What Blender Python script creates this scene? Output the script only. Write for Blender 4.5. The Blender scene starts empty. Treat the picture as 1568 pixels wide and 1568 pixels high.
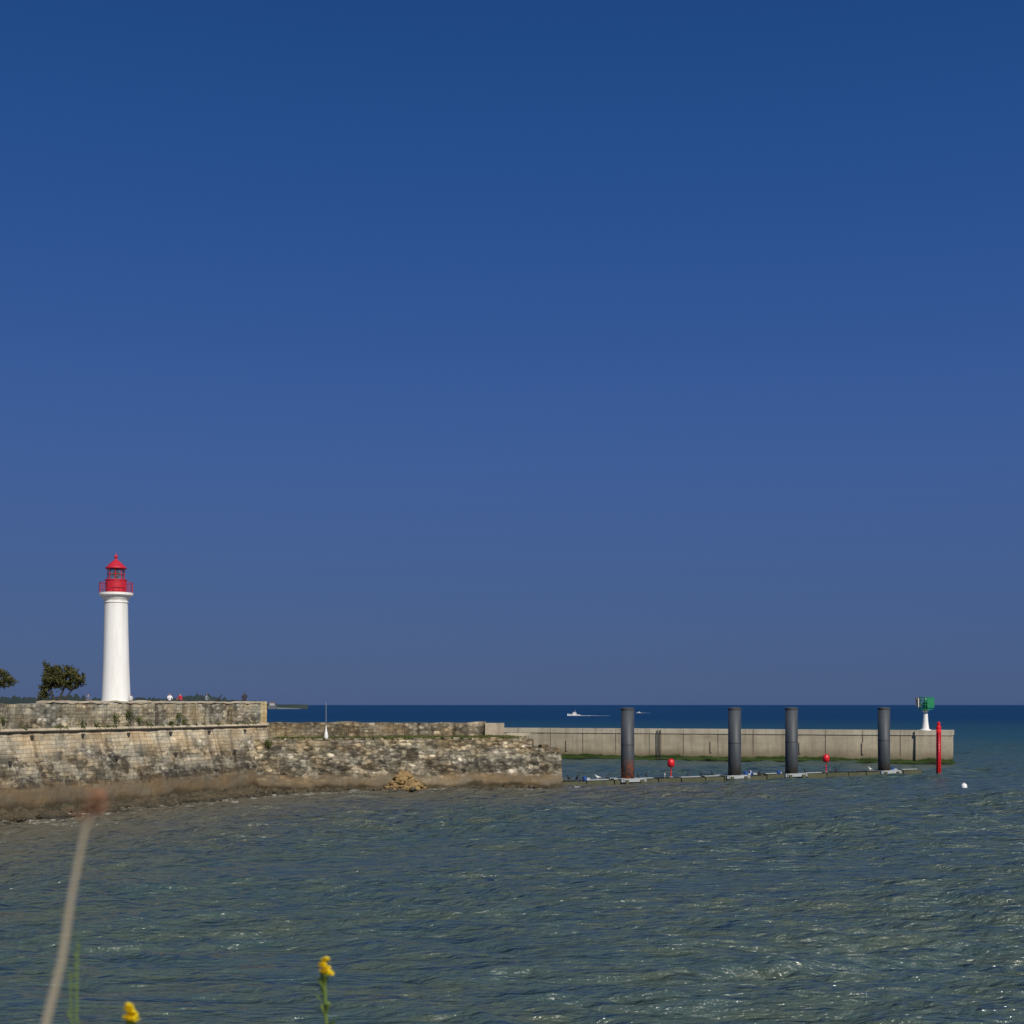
import bpy, bmesh, math, random
import numpy as np
from mathutils import Vector, noise, Matrix
random.seed(7); np.random.seed(7)
S=bpy.context.scene
def lin(c):
    return tuple((v/255/12.92 if v/255<=0.04045 else ((v/255+0.055)/1.055)**2.4) for v in c)
# ---------------------------------------------------------------- node helpers
class NT:
    def __init__(s,nt): s.nt=nt
    def n(s,t,ins=None,**props):
        nd=s.nt.nodes.new(t)
        for k,v in props.items(): setattr(nd,k,v)
        for k,v in (ins or {}).items():
            if isinstance(v,bpy.types.NodeSocket): s.nt.links.new(v,nd.inputs[k])
            else: nd.inputs[k].default_value=v
        return nd
    def math(s,op,a,b=0.0,clamp=False):
        return s.n('ShaderNodeMath',{0:a,1:b},operation=op,use_clamp=clamp).outputs[0]
    def mix(s,f,a,b,bt='MIX'):
        nd=s.nt.nodes.new('ShaderNodeMix'); nd.data_type='RGBA'; nd.blend_type=bt
        for i,v in ((0,f),(6,a),(7,b)):
            if isinstance(v,bpy.types.NodeSocket): s.nt.links.new(v,nd.inputs[i])
            else: nd.inputs[i].default_value=(tuple(v)+(1,) if hasattr(v,'__len__') and len(v)==3 else v)
        return nd.outputs[2]
    def ramp(s,f,stops,interp='LINEAR'):
        nd=s.n('ShaderNodeValToRGB',{0:f}); cr=nd.color_ramp; cr.interpolation=interp
        while len(cr.elements)<len(stops): cr.elements.new(0.5)
        for e,(p,c) in zip(cr.elements,stops):
            e.position=p; e.color=tuple(c)+(1,) if hasattr(c,'__len__') else (c,c,c,1)
        return nd.outputs[0]
    def rng(s,v,a,b,c=0.0,d=1.0):
        return s.n('ShaderNodeMapRange',{0:v,1:a,2:b,3:c,4:d}).outputs[0]
    def noise(s,vec,sc,detail=4,rough=.55):
        return s.n('ShaderNodeTexNoise',{'Vector':vec,'Scale':sc,'Detail':detail,'Roughness':rough}).outputs[0]
    def scale(s,vec,v):
        return s.n('ShaderNodeMapping',{'Vector':vec,'Scale':v}).outputs[0]
    def grey(s,v):
        return s.n('ShaderNodeCombineColor',{0:v,1:v,2:v}).outputs[0]
def newmat(name):
    m=bpy.data.materials.new(name); m.use_nodes=True
    nt=m.node_tree; p=nt.nodes['Principled BSDF']
    return m,NT(nt),p
def setc(h,p,key,v):
    if isinstance(v,bpy.types.NodeSocket): h.nt.links.new(v,p.inputs[key])
    else: p.inputs[key].default_value=v
def simple(name,c,rough=.7,var=.25,sc=3.0,bump=.0,metal=0):
    m,h,p=newmat(name)
    co=h.n('ShaderNodeTexCoord').outputs['Object']
    n=h.noise(co,sc)
    col=h.mix(n,[v*(1-var) for v in c],[min(1,v*(1+var)) for v in c])
    setc(h,p,'Base Color',col); p.inputs['Roughness'].default_value=rough; p.inputs['Metallic'].default_value=metal
    if bump:
        b=h.n('ShaderNodeBump',{'Height':n,'Strength':1.0,'Distance':bump}); setc(h,p,'Normal',b.outputs[0])
    return m
# ---------------------------------------------------------------- mesh helpers
def empty(name,loc=(0,0,0),rz=0):
    e=bpy.data.objects.new(name,None); S.collection.objects.link(e); e.location=loc; e.rotation_euler[2]=rz; return e
def mobj(name,verts,faces,mat=None,parent=None,smooth=False,loc=(0,0,0),rz=0,recalc=True):
    me=bpy.data.meshes.new(name); me.from_pydata([tuple(v) for v in verts],[],faces); me.update()
    if recalc:
        bm=bmesh.new(); bm.from_mesh(me); bmesh.ops.recalc_face_normals(bm,faces=bm.faces); bm.to_mesh(me); bm.free()
    if smooth: me.polygons.foreach_set('use_smooth',[True]*len(me.polygons))
    ob=bpy.data.objects.new(name,me); S.collection.objects.link(ob)
    for m in (mat if isinstance(mat,list) else [mat]):
        if m: me.materials.append(m)
    if parent: ob.parent=parent
    ob.location=loc; ob.rotation_euler[2]=rz
    return ob
def box_geo(c,s,rz=0,V=None,F=None,taper=1.0):
    V=[] if V is None else V; F=[] if F is None else F
    b=len(V); cz,sz=math.cos(rz),math.sin(rz)
    for dz in (-.5,.5):
        t=taper if dz>0 else 1
        for dx,dy in ((-.5,-.5),(.5,-.5),(.5,.5),(-.5,.5)):
            x,y=dx*s[0]*t,dy*s[1]*t
            V.append((c[0]+x*cz-y*sz,c[1]+x*sz+y*cz,c[2]+dz*s[2]))
    for f in ((0,3,2,1),(4,5,6,7),(0,1,5,4),(1,2,6,5),(2,3,7,6),(3,0,4,7)): F.append(tuple(b+i for i in f))
    return V,F
def box(name,c,s,mat,parent=None,rz=0,bevel=0,taper=1.0):
    V,F=box_geo((0,0,0),s,0,taper=taper)
    o=mobj(name,V,F,mat,parent,loc=c,rz=rz)
    if bevel:
        m=o.modifiers.new('b','BEVEL'); m.width=bevel; m.segments=2
    return o
def lathe_geo(prof,seg=32,c=(0,0,0),V=None,F=None):
    V=[] if V is None else V; F=[] if F is None else F
    b=len(V); n=len(prof)
    for r,z in prof:
        for i in range(seg):
            a=2*math.pi*i/seg; V.append((c[0]+max(r,1e-4)*math.cos(a),c[1]+max(r,1e-4)*math.sin(a),c[2]+z))
    for j in range(n-1):
        for i in range(seg):
            k=(i+1)%seg; F.append((b+j*seg+i,b+j*seg+k,b+(j+1)*seg+k,b+(j+1)*seg+i))
    F.append(tuple(b+i for i in reversed(range(seg)))); F.append(tuple(b+(n-1)*seg+i for i in range(seg)))
    return V,F
def lathe(name,prof,mat,parent=None,seg=32,loc=(0,0,0),smooth=False):
    V,F=lathe_geo(prof,seg); o=mobj(name,V,F,mat,parent,smooth=False,loc=loc)
    if smooth:
        me=o.data
        me.polygons.foreach_set('use_smooth',[len(p.vertices)==4 for p in me.polygons])
    return o
def tube_geo(pts,rad,seg=6,V=None,F=None):
    V=[] if V is None else V; F=[] if F is None else F
    pts=[Vector(p) for p in pts]; b=len(V); n=len(pts)
    if not hasattr(rad,'__len__'): rad=[rad]*n
    for j,p in enumerate(pts):
        t=(pts[min(j+1,n-1)]-pts[max(j-1,0)]).normalized()
        u=t.cross(Vector((0,1,0.01)));
        if u.length<.05: u=t.cross(Vector((1,0,0)))
        u.normalize(); w=t.cross(u)
        for i in range(seg):
            a=2*math.pi*i/seg; V.append(tuple(p+(u*math.cos(a)+w*math.sin(a))*rad[j]))
    for j in range(n-1):
        for i in range(seg):
            k=(i+1)%seg; F.append((b+j*seg+i,b+j*seg+k,b+(j+1)*seg+k,b+(j+1)*seg+i))
    F.append(tuple(b+i for i in range(seg))); F.append(tuple(b+(n-1)*seg+i for i in range(seg)))
    return V,F
def resample(prof,step):
    out=[]
    for i in range(len(prof)):
        a=prof[i]; b=prof[(i+1)%len(prof)]
        d=math.dist(a,b); k=max(1,int(d/step)) if d<8 else max(1,int(d/3))
        for j in range(k): out.append((a[0]+(b[0]-a[0])*j/k,a[1]+(b[1]-a[1])*j/k))
    return out
def wall(name,origin,ang,x0,x1,prof,mat,parent=None,step=.3,amp=.05,zamp=.0,seed=0,xs=None,freq=1.1,jag=None):
    ring=resample(prof,step); n=len(ring)
    if xs is None: xs=np.linspace(x0,x1,max(2,int((x1-x0)/step)))
    V=[];F=[]
    ztop=max(p[1] for p in prof)
    for x in xs:
        for (y,z) in ring:
            o=noise.fractal(Vector((x*freq,z*freq+seed,y*freq*.3)),1.0,2.0,3)*amp
            dz=noise.noise(Vector((x*freq*.9+seed,y*.7,z*.5)))*zamp
            if jag and z>ztop-.02: dz+=jag(x)
            V.append((x,y+o,z+dz))
    m=len(xs)
    for j in range(m-1):
        for i in range(n):
            k=(i+1)%n; F.append((j*n+i,j*n+k,(j+1)*n+k,(j+1)*n+i))
    F.append(tuple(range(n))); F.append(tuple((m-1)*n+i for i in range(n)))
    return mobj(name,V,F,mat,parent,loc=(origin[0],origin[1],0),rz=ang)
# ---------------------------------------------------------------- materials
def stone(name,zones,bw=.7,bh=.3,patch=.5,rubble=.5,streak=.5,bump=.04,band=1.7,blot=.8,contrast=1.0,top=4.3):
    """zones: list of (z metres, colour)"""
    m,h,p=newmat(name)
    tc=h.n('ShaderNodeTexCoord').outputs['Object']
    sp=h.n('ShaderNodeSeparateXYZ',{0:tc})
    X,Y,Z=sp.outputs
    u=h.math('ADD',X,h.math('MULTIPLY',Y,.8))
    co=h.n('ShaderNodeCombineXYZ',{0:u,1:Z,2:0.0}).outputs[0]
    nd=h.n('ShaderNodeTexNoise',{'Vector':co,'Scale':1.3,'Detail':3.0})
    off=h.n('ShaderNodeVectorMath',{0:nd.outputs[1],1:(.5,.5,.5)},operation='SUBTRACT').outputs[0]
    off=h.n('ShaderNodeVectorMath',{0:off,3:.16},operation='SCALE').outputs[0]
    cd=h.n('ShaderNodeVectorMath',{0:co,1:off},operation='ADD').outputs[0]
    br=h.n('ShaderNodeTexBrick',{'Vector':cd,'Color1':(.76,.76,.76,1),'Color2':(1.2,1.17,1.1,1),'Mortar':(.66,.63,.58,1),'Scale':1.0,'Mortar Size':.02,'Mortar Smooth':.3,'Bias':0.0,'Brick Width':bw,'Row Height':bh})
    vo=h.n('ShaderNodeTexVoronoi',{'Vector':h.scale(cd,(1.9,3.6,1)),'Scale':1.0,'Randomness':.9})
    vcell=h.n('ShaderNodeSeparateColor',{0:vo.outputs['Color']}).outputs[0]
    vcol=h.ramp(vcell,[(0,.42),(.3,.72),(.7,1.0),(.82,1.2),(1,2.0)])
    gap=h.rng(vo.outputs['Distance'],.42,.66,1.0,.55)
    vcol=h.mix(1.0,vcol,h.grey(gap),'MULTIPLY')
    big=h.noise(h.scale(co,(.16,.35,1)),1.0,4,.6)
    rmask=h.rng(h.math('ADD',big,(rubble-.5)*.5),.45,.53)
    cell=h.mix(rmask,br.outputs[0],vcol)
    wn=h.noise(h.scale(co,(.30,.30,1)),1.0,5,.6)
    zz=h.math('ADD',Z,h.math('MULTIPLY',h.math('SUBTRACT',wn,.5),2.0))
    low=h.rng(zz,band-.25,band+.25)
    cell=h.mix(h.rng(low,0,1,.22,contrast),(.95,.95,.95),cell)
    z0,z1=zones[0][0],zones[-1][0]
    base=h.ramp(h.rng(zz,z0,z1),[((z-z0)/(z1-z0),c) for z,c in zones])
    col=h.mix(1.0,base,cell,'MULTIPLY')
    reg=h.noise(h.scale(co,(.09,.3,1)),1.0,3,.5)
    col=h.mix(1.0,col,h.grey(h.rng(reg,.35,.65,.80,1.2)),'MULTIPLY')
    warm=h.noise(h.scale(co,(.4,.6,1)),1.0,4,.6)
    col=h.mix(1.0,col,h.mix(h.rng(warm,.4,.6),(1.06,.98,.84),(.94,1.0,1.04)),'MULTIPLY')
    lt=h.noise(h.scale(co,(.35,.9,1)),1.0,7,.75)
    lm=h.math('MULTIPLY',h.rng(lt,.53,.60),h.math('MULTIPLY',low,patch))
    col=h.mix(lm,col,h.mix(1.0,(.60,.535,.42),cell,'MULTIPLY'))
    # run-off streaks and black lichen on the weathered belt above the tide line
    st=h.noise(h.scale(co,(1.3,.09,1)),1.0,4,.7)
    sm=h.math('MULTIPLY',h.rng(st,.50,.64),h.math('MULTIPLY',low,streak))
    col=h.mix(sm,col,h.mix(1.0,col,(.36,.34,.32),'MULTIPLY'))
    dk=h.noise(h.scale(co,(.45,.75,1)),1.0,8,.78)
    mid=h.ramp(h.rng(zz,0,8),[(band/8-.02,0),(band/8+.04,1),(top/8,1),(top/8+.14,.22),(1,.15)])
    dm=h.math('MULTIPLY',h.rng(dk,.465,.53),h.math('MULTIPLY',mid,blot))
    col=h.mix(dm,col,h.mix(1.0,col,(.20,.20,.20),'MULTIPLY'))
    fine=h.noise(co,9,3,.7)
    col=h.mix(1.0,col,h.ramp(fine,[(.25,.78),(.75,1.22)]),'MULTIPLY')
    setc(h,p,'Base Color',col); p.inputs['Roughness'].default_value=.92
    p.inputs['Specular IOR Level'].default_value=.2
    hh=h.math('ADD',h.math('MULTIPLY',fine,.4),h.math('MULTIPLY',low,h.math('ADD',h.math('MULTIPLY',br.outputs[1],-.6),h.math('MULTIPLY',gap,rmask))))
    b=h.n('ShaderNodeBump',{'Height':hh,'Strength':.8,'Distance':bump}); setc(h,p,'Normal',b.outputs[0])
    return m
m_bast=stone('bastion_masonry',[(-1,(.04,.034,.02)),(.7,(.075,.06,.038)),(1.1,(.155,.120,.078)),(2.1,(.19,.148,.098)),(2.5,(.30,.265,.205)),(4.0,(.44,.39,.30)),(5.0,(.58,.495,.365)),(7,(.60,.505,.37))],bw=.85,bh=.3,rubble=.36,patch=.6,streak=.7,band=2.0,blot=.85,contrast=.9,top=3.9)
m_par=stone('parapet_rubble',[(5,(.36,.32,.24)),(7,(.45,.405,.31)),(9,(.49,.445,.35))],bw=.6,bh=.26,rubble=.5,patch=.8,streak=.8,band=1,blot=.55,contrast=.95,top=7.4)
m_quoin=stone('yellow_quoin_stone',[(0,(.46,.37,.22)),(9,(.60,.47,.27))],bw=.9,bh=.4,rubble=-.3,patch=.1,streak=.3,band=1,blot=.2,contrast=.7)
m_jet=stone('jetty_masonry',[(-1,(.04,.034,.02)),(.45,(.065,.052,.032)),(.75,(.19,.15,.10)),(1.5,(.24,.19,.125)),(1.8,(.31,.27,.20)),(3.4,(.38,.335,.25)),(4.3,(.36,.30,.20)),(7,(.36,.30,.20))],bw=.7,bh=.28,rubble=.75,patch=.9,streak=.5,band=1.45,blot=.75,contrast=1.0,top=4.0)
m_bpar=stone('quay_parapet_stone',[(4,(.30,.25,.17)),(6,(.36,.305,.215)),(7,(.43,.38,.285))],bw=.7,bh=.3,rubble=.55,patch=.45,streak=.85,band=1,blot=.5,contrast=.95,top=5.4)
def concrete(name,base,algae=True):
    m,h,p=newmat(name)
    tc=h.n('ShaderNodeTexCoord').outputs['Object']; sp=h.n('ShaderNodeSeparateXYZ',{0:tc}); X,Y,Z=sp.outputs
    u=h.math('ADD',X,h.math('MULTIPLY',Y,.8)); co=h.n('ShaderNodeCombineXYZ',{0:u,1:Z,2:0.0}).outputs[0]
    n1=h.noise(h.scale(co,(.15,.5,1)),1.0,5,.6); n2=h.noise(h.scale(co,(1.1,.10,1)),1.0,4,.7); n3=h.noise(co,5,4,.7)
    col=h.mix(h.rng(n1,.35,.65),[v*.82 for v in base],[v*1.1 for v in base])
    bay=h.n('ShaderNodeTexWhiteNoise',{1:h.math('FLOOR',h.math('DIVIDE',X,5.0))},noise_dimensions='1D').outputs[0]
    col=h.mix(1.0,col,h.grey(h.rng(bay,0,1,.87,1.07)),'MULTIPLY')
    col=h.mix(h.math('MULTIPLY',h.rng(n2,.48,.7),.5),col,(.17,.135,.09))
    col=h.mix(1.0,col,h.ramp(n3,[(.3,.86),(.7,1.1)]),'MULTIPLY')
    if algae:
        w=h.math('ADD',Z,h.math('MULTIPLY',h.math('SUBTRACT',h.noise(h.scale(co,(.3,.6,1)),1.0,5,.7),.5),-1.6))
        col=h.mix(h.rng(w,2.0,.9,0,.75),col,(.18,.145,.085))
        col=h.mix(h.rng(w,.85,.6),col,(.032,.058,.012))
        col=h.mix(h.rng(w,.22,.1),col,(.02,.022,.012))
    setc(h,p,'Base Color',col); p.inputs['Roughness'].default_value=.9; p.inputs['Specular IOR Level'].default_value=.2
    b=h.n('ShaderNodeBump',{'Height':n3,'Strength':.5,'Distance':.03}); setc(h,p,'Normal',b.outputs[0])
    return m
m_conc=concrete('pier_concrete',(.43,.375,.275)); m_cap=concrete('pier_cap_concrete',(.50,.45,.345),False)
m_pale=concrete('pale_block_stone',(.52,.45,.33),False)
m_dress=concrete('dressed_cordon_stone',(.52,.45,.33),False)
m_joint=simple('joint_dark',(.15,.13,.10)); m_hole=simple('drain_shadow_stone',(.05,.045,.04))
def toe_mat():
    m,h,p=newmat('weed_covered_toe')
    co=h.n('ShaderNodeTexCoord').outputs['Object']; Z=h.n('ShaderNodeSeparateXYZ',{0:co}).outputs[2]
    n=h.noise(co,.7,7,.78); n2=h.noise(co,6,4,.7)
    col=h.ramp(n,[(.3,(.022,.022,.010)),(.46,(.055,.045,.022)),(.55,(.10,.075,.042)),(.62,(.065,.055,.025)),(.74,(.035,.036,.012))])
    col=h.mix(h.rng(Z,.25,-.02),col,(.022,.02,.013))
    col=h.mix(1.0,col,h.ramp(n2,[(.3,.5),(.7,1.5)]),'MULTIPLY')
    setc(h,p,'Base Color',col); p.inputs['Roughness'].default_value=.6
    b=h.n('ShaderNodeBump',{'Height':n2,'Strength':1.0,'Distance':.14}); setc(h,p,'Normal',b.outputs[0]); return m
m_toe=toe_mat()
m_rock=simple('ochre_rubble_rock',(.26,.175,.075),.9,.6,1.2,.05)
m_earth=simple('earth_and_gravel',(.24,.21,.15),.95,.4,.8,.05)
m_grass=simple('dry_grass',(.13,.14,.05),.9,.5,.6,.03)
m_white=simple('white_paint',(.80,.80,.78),.5,.04,1.5)
def tower_paint():
    m,h,p=newmat('lighthouse_white_render'); co=h.n('ShaderNodeTexCoord').outputs['Object']
    a=h.noise(h.scale(co,(1.6,1.6,.12)),1.0,4,.65); b=h.noise(co,1.2,5,.7)
    col=h.mix(h.rng(a,.48,.75),(.85,.85,.83),(.72,.71,.66)); col=h.mix(h.rng(b,.55,.8,0,.4),col,(.68,.66,.60))
    setc(h,p,'Base Color',col); p.inputs['Roughness'].default_value=.7; return m
m_tower=tower_paint()
m_red=simple('red_paint',(.50,.016,.035),.5,.2,2)
m_redb=simple('bright_red_paint',(.62,.012,.02),.4,.15,3)
m_green=simple('green_paint',(.012,.22,.09),.45,.2,3)
m_dark=simple('dark_metal',(.03,.033,.036),.5,.3,3)
m_steel=simple('galvanised_steel',(.32,.33,.33),.5,.25,3,0,.3)
m_blue=simple('blue_float_plastic',(.02,.07,.28),.4,.2,4)
m_lgrey=simple('pale_float_plastic',(.36,.39,.40),.6,.3,4)
m_glass,_h,_p=newmat('lantern_glass'); _p.inputs['Base Color'].default_value=(.6,.7,.7,1); _p.inputs['Roughness'].default_value=.05; _p.inputs['Transmission Weight'].default_value=.9; _p.inputs['IOR'].default_value=1.03
# ---------------------------------------------------------------- SEA
def sea():
    f,H=2154.0,8.0
    rows=list(np.linspace(5,33,24))
    py=np.arange(519.0,43.0,-.52); rows+=list(f*H/py)
    rows+=list(np.geomspace(f*H/42.5,32000,70))
    Yr=np.array(rows)
    u=np.concatenate([-np.geomspace(5,.43,22)[:-1],np.linspace(-.43,.43,860),np.geomspace(.43,5,22)[1:]])
    U,Y=np.meshgrid(u,Yr); X=U*Y
    dY=np.gradient(Yr)[:,None]*np.ones_like(X)
    Z=np.zeros_like(X)
    rs=np.random.RandomState(3)
    patch=.85+.3*np.sin(X*.07+Y*.05+1)*np.sin(Y*.11-X*.03)+.2*np.sin(X*.21-Y*.17)
    wx=X+.6*np.sin(Y*.33+X*.11)+.35*np.sin(X*.5+1.3)+.12*np.sin(Y*1.7+X*.6); wy=Y+.6*np.sin(X*.29+.7)+.35*np.sin(Y*.47-X*.2)+.12*np.sin(X*1.9-.5*Y)
    for i in range(60):
        lam=.42*(6.5/.42)**(rs.rand()**1.1)
        a=math.radians(-100)+rs.randn()*.38
        k=2*math.pi/lam
        fade=np.clip((lam/(2.0*dY))-.35,0,1)
        amp=.046*lam/(2*math.pi)*(1.15 if lam<2.2 else .85)
        ph=k*(math.cos(a)*wx+math.sin(a)*wy)+rs.rand()*6.28
        Z+=amp*fade*(np.sin(ph)+.35*np.cos(2*ph))
    near=np.clip((33-Y)/10,0,1)
    Z*=patch*(1-near)*(1+.5*np.clip((Y-60)/60,0,1))
    U2=len(u); R=len(Yr)
    co=np.stack([X,Y,Z],-1).reshape(-1,3)
    idx=np.arange(R*U2).reshape(R,U2)
    quads=np.stack([idx[:-1,:-1],idx[:-1,1:],idx[1:,1:],idx[1:,:-1]],-1).reshape(-1,4)
    me=bpy.data.meshes.new('sea'); me.vertices.add(len(co)); me.vertices.foreach_set('co',co.ravel())
    me.loops.add(quads.size); me.loops.foreach_set('vertex_index',quads.ravel().astype(np.int32))
    me.polygons.add(len(quads)); me.polygons.foreach_set('loop_start',np.arange(0,quads.size,4,dtype=np.int32))
    me.polygons.foreach_set('use_smooth',np.ones(len(quads),dtype=bool)); me.update(); me.validate()
    def segd(p,q):
        p=np.array(p);q=np.array(q);d=q-p;L=(d**2).sum()
        t=np.clip(((X-p[0])*d[0]+(Y-p[1])*d[1])/L,0,1)
        return np.hypot(X-p[0]-t*d[0],Y-p[1]-t*d[1])
    D=np.minimum(segd((-46,67),(-20.4,127)),segd((-20.4,127),(5.2,134.4)))
    at=me.attributes.new('shore','FLOAT','POINT'); at.data.foreach_set('value',D.ravel().astype(np.float32))
    ob=bpy.data.objects.new('sea',me); S.collection.objects.link(ob)
    m,h,p=newmat('sea_water')
    pos=h.n('ShaderNodeNewGeometry').outputs['Position']; sp=h.n('ShaderNodeSeparateXYZ',{0:pos})
    dist=h.n('ShaderNodeAttribute',attribute_name='shore').outputs['Fac']
    n1=h.noise(h.scale(pos,(.035,.05,1)),1.0,4,.6); n2=h.noise(h.scale(pos,(.2,.45,1)),1.0,5,.65)
    green=h.mix(h.rng(n1,.35,.65),(.063,.092,.076),(.078,.098,.070))
    green=h.mix(h.rng(n2,.40,.62),green,(.052,.086,.086))
    sh=h.math('ADD',dist,h.math('MULTIPLY',h.math('SUBTRACT',n1,.5),12.0))
    col=h.mix(h.rng(sh,28,0,0,.85),green,(.128,.108,.075))
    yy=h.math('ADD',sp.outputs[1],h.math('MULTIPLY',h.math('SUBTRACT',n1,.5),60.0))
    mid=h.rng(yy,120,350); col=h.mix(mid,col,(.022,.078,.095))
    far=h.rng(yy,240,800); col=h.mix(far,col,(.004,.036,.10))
    fo=h.noise(h.scale(pos,(1.3,1.3,1)),1.0,5,.7)
    fm=h.math('MULTIPLY',h.rng(fo,.54,.60),h.rng(dist,3.4,.8))
    cr=h.noise(h.scale(pos,(1.2,4,1)),1.0,5,.75)
    cm=h.math('MULTIPLY',h.rng(cr,.66,.72),h.rng(sp.outputs[2],.12,.2)); cm=h.math('MULTIPLY',cm,.45)
    fm=h.math('MAXIMUM',fm,cm)
    col=h.mix(h.math('MULTIPLY',fm,.85),col,(.55,.55,.5))
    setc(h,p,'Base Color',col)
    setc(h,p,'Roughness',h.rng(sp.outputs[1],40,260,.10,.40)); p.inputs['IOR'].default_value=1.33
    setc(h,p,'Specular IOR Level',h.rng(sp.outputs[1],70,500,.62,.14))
    w1=h.noise(h.scale(pos,(1.3,2.8,1)),1.0,3,.6); w2=h.noise(h.scale(pos,(4.5,9,1)),1.0,3,.6); w3=h.noise(h.scale(pos,(.3,1.0,1)),1.0,3,.6)
    hh=h.math('ADD',h.math('MULTIPLY',w1,.27),h.math('ADD',h.math('MULTIPLY',w2,.08),h.math('MULTIPLY',w3,.8)))
    b=h.n('ShaderNodeBump',{'Height':hh,'Strength':1.0,'Distance':1.0}); setc(h,p,'Normal',b.outputs[0])
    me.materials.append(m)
sea()
# ---------------------------------------------------------------- near rampart under the viewer
V=[];F=[]
xs=np.linspace(-40,40,60); ys=np.concatenate([np.linspace(-60,-2,12),np.linspace(-1,5.6,12)])
for y in ys:
    for x in xs: V.append((x,y,6.4+.08*noise.noise(Vector((x*.7,y*.7,0)))))
for x in xs: V.append((x,6.3,-1.5))
n=len(xs)
for j in range(len(ys)):
    for i in range(n-1): F.append((j*n+i,j*n+i+1,(j+1)*n+i+1,(j+1)*n+i))
mobj('grass_bank',V,F,m_grass)
# ---------------------------------------------------------------- BASTION
A=(-37.06,95.4); ang=math.atan2(.92,.392); LB=36.9
bast=empty('harbour_bastion')
def onb(s,y,z=0):
    c,sn=math.cos(ang),math.sin(ang); return (A[0]+s*c-y*sn, A[1]+s*sn+y*c, z)
wall('battered_wall',A,ang,-34,LB,[(-1.15,-1),(-1.0,0),(-.02,6.0),(3,6.0),(3,-1)],m_bast,bast,amp=.07,seed=1)
wall('cordon_moulding',A,ang,-34,LB+.12,[(-.18,6.02),(-.27,6.12),(-.18,6.28),(.3,6.28),(.3,6.02)],m_dress,bast,amp=.03,seed=2,step=.25)
def jag(x):
    v=noise.noise(Vector((x*.35,3.3,0)))*.16+noise.noise(Vector((x*1.7,1,0)))*.09
    return v-.02
wall('parapet_wall',A,ang,-34,LB-.9,[(.06,6.282),(.02,8.10),(1.0,8.10),(1.0,6.282)],m_par,bast,amp=.07,seed=4,jag=jag)
wall('coping',A,ang,8,LB-.9,[(-.05,8.12),(-.05,8.26),(1.06,8.26),(1.06,8.12)],m_dress,bast,amp=.05,zamp=.12,seed=6)
wall('corner_quoin',A,ang,LB-.898,LB+.05,[(-.03,6.284),(-.03,8.3),(1.1,8.3),(1.1,6.284)],m_quoin,bast,amp=.02,seed=5,step=.4)
for s,w in ((31.3,.22),(26.0,.25),(20.2,.3),(11.5,.35)):
    V,F=box_geo((s,-.02,7.2),(w,.2,1.85)); mobj('buttress_strip',V,F,m_par,bast,loc=(A[0],A[1],0),rz=ang)
V=[];F=[]
for s in np.arange(-10,36,5.4): box_geo((s,-.16,5.68),(.2,.2,.24),0,V,F)
for s in (3,14.5,22,30.5): box_geo((s+.7,-.42,3.9),(.2,.25,.3),0,V,F)
mobj('drain_holes',V,F,m_hole,bast,loc=(A[0],A[1],0),rz=ang)
poly=[onb(-34,.9)[:2],onb(LB-.3,.9)[:2],(-33,165),(-41,186),(-130,186),(-130,66)]
V=[(x,y,7.5) for x,y in poly]+[(x,y,-1) for x,y in poly]; k=len(poly)
mobj('terreplein',V,[tuple(range(k))]+[(i,(i+1)%k,(i+1)%k+k,i+k) for i in range(k)],m_earth,bast)
fx,fy=onb(LB,0)[:2]; fa=math.atan2(166-fy,-32.6-fx); fl=math.hypot(166-fy,-32.6-fx)
wall('flank_wall',(fx,fy),fa,.0,fl,[(-.1,-1),(-.02,6.2),(0,8.2),(.9,8.2),(.9,-1)],m_bast,bast,amp=.05,seed=9,step=.5)
def toe(name,origin,a,x0,x1,w0,w1,zt,seed):
    V=[];F=[]; xs=np.arange(x0,x1,.22); ny=16
    for x in xs:
        t=(x-x0)/(x1-x0); w=w0+(w1-w0)*t; w*=1+.5*noise.noise(Vector((x*.25,seed,0)))+.3*noise.noise(Vector((x*.9,seed,3)))
        for j in range(ny):
            q=j/(ny-1); y=.25-q*(w+.25); z=zt*(1-q)**1.2-.22*q
            z+=(noise.fractal(Vector((x*1.3,y*1.6,seed)),.8,2,4))*.32*(1-.3*q)
            V.append((x,y,z))
    for i in range(len(xs)-1):
        for j in range(ny-1): F.append((i*ny+j,i*ny+j+1,(i+1)*ny+j+1,(i+1)*ny+j))
    return mobj(name,V,F,m_toe,None,loc=(origin[0],origin[1],0),rz=a)
toe('weedy_foreshore',(onb(0,-1.0)[0],onb(0,-1.0)[1]),ang,-34,LB+1.2,2.2,2.6,.7,2.2)
# ---------------------------------------------------------------- JETTY
J=(-24,126.1); ja=math.atan2(8.5,28.9)
def onj(s,y,z=0):
    c,sn=math.cos(ja),math.sin(ja); return (J[0]+s*c-y*sn, J[1]+s*sn+y*c, z)
jet=empty('stone_jetty')
def jjag(x): return noise.noise(Vector((x*.5,8,0)))*.14
wall('quay_wall',J,ja,-1,27.2,[(-.1,-1),(0,0),(.75,4.75),(14,4.75),(14,-1)],m_jet,jet,amp=.11,seed=11,jag=jjag)
wall('jetty_nose',J,ja,27.203,30.1,[(-.1,-1),(0,0),(.62,3.85),(13.4,3.85),(13.4,-1)],m_jet,jet,amp=.09,seed=12,jag=jjag)
V=[];F=[]
for i in range(28):
    s=1.2+i*.93; w=.5+random.random()*.42
    if random.random()<.75: box_geo((s,1.05,4.78+random.random()*.08),(w,.55,.12+random.random()*.08),random.uniform(-.06,.06),V,F)
mobj('edge_stones',V,F,m_jet,jet,loc=(J[0],J[1],0),rz=ja)
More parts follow.
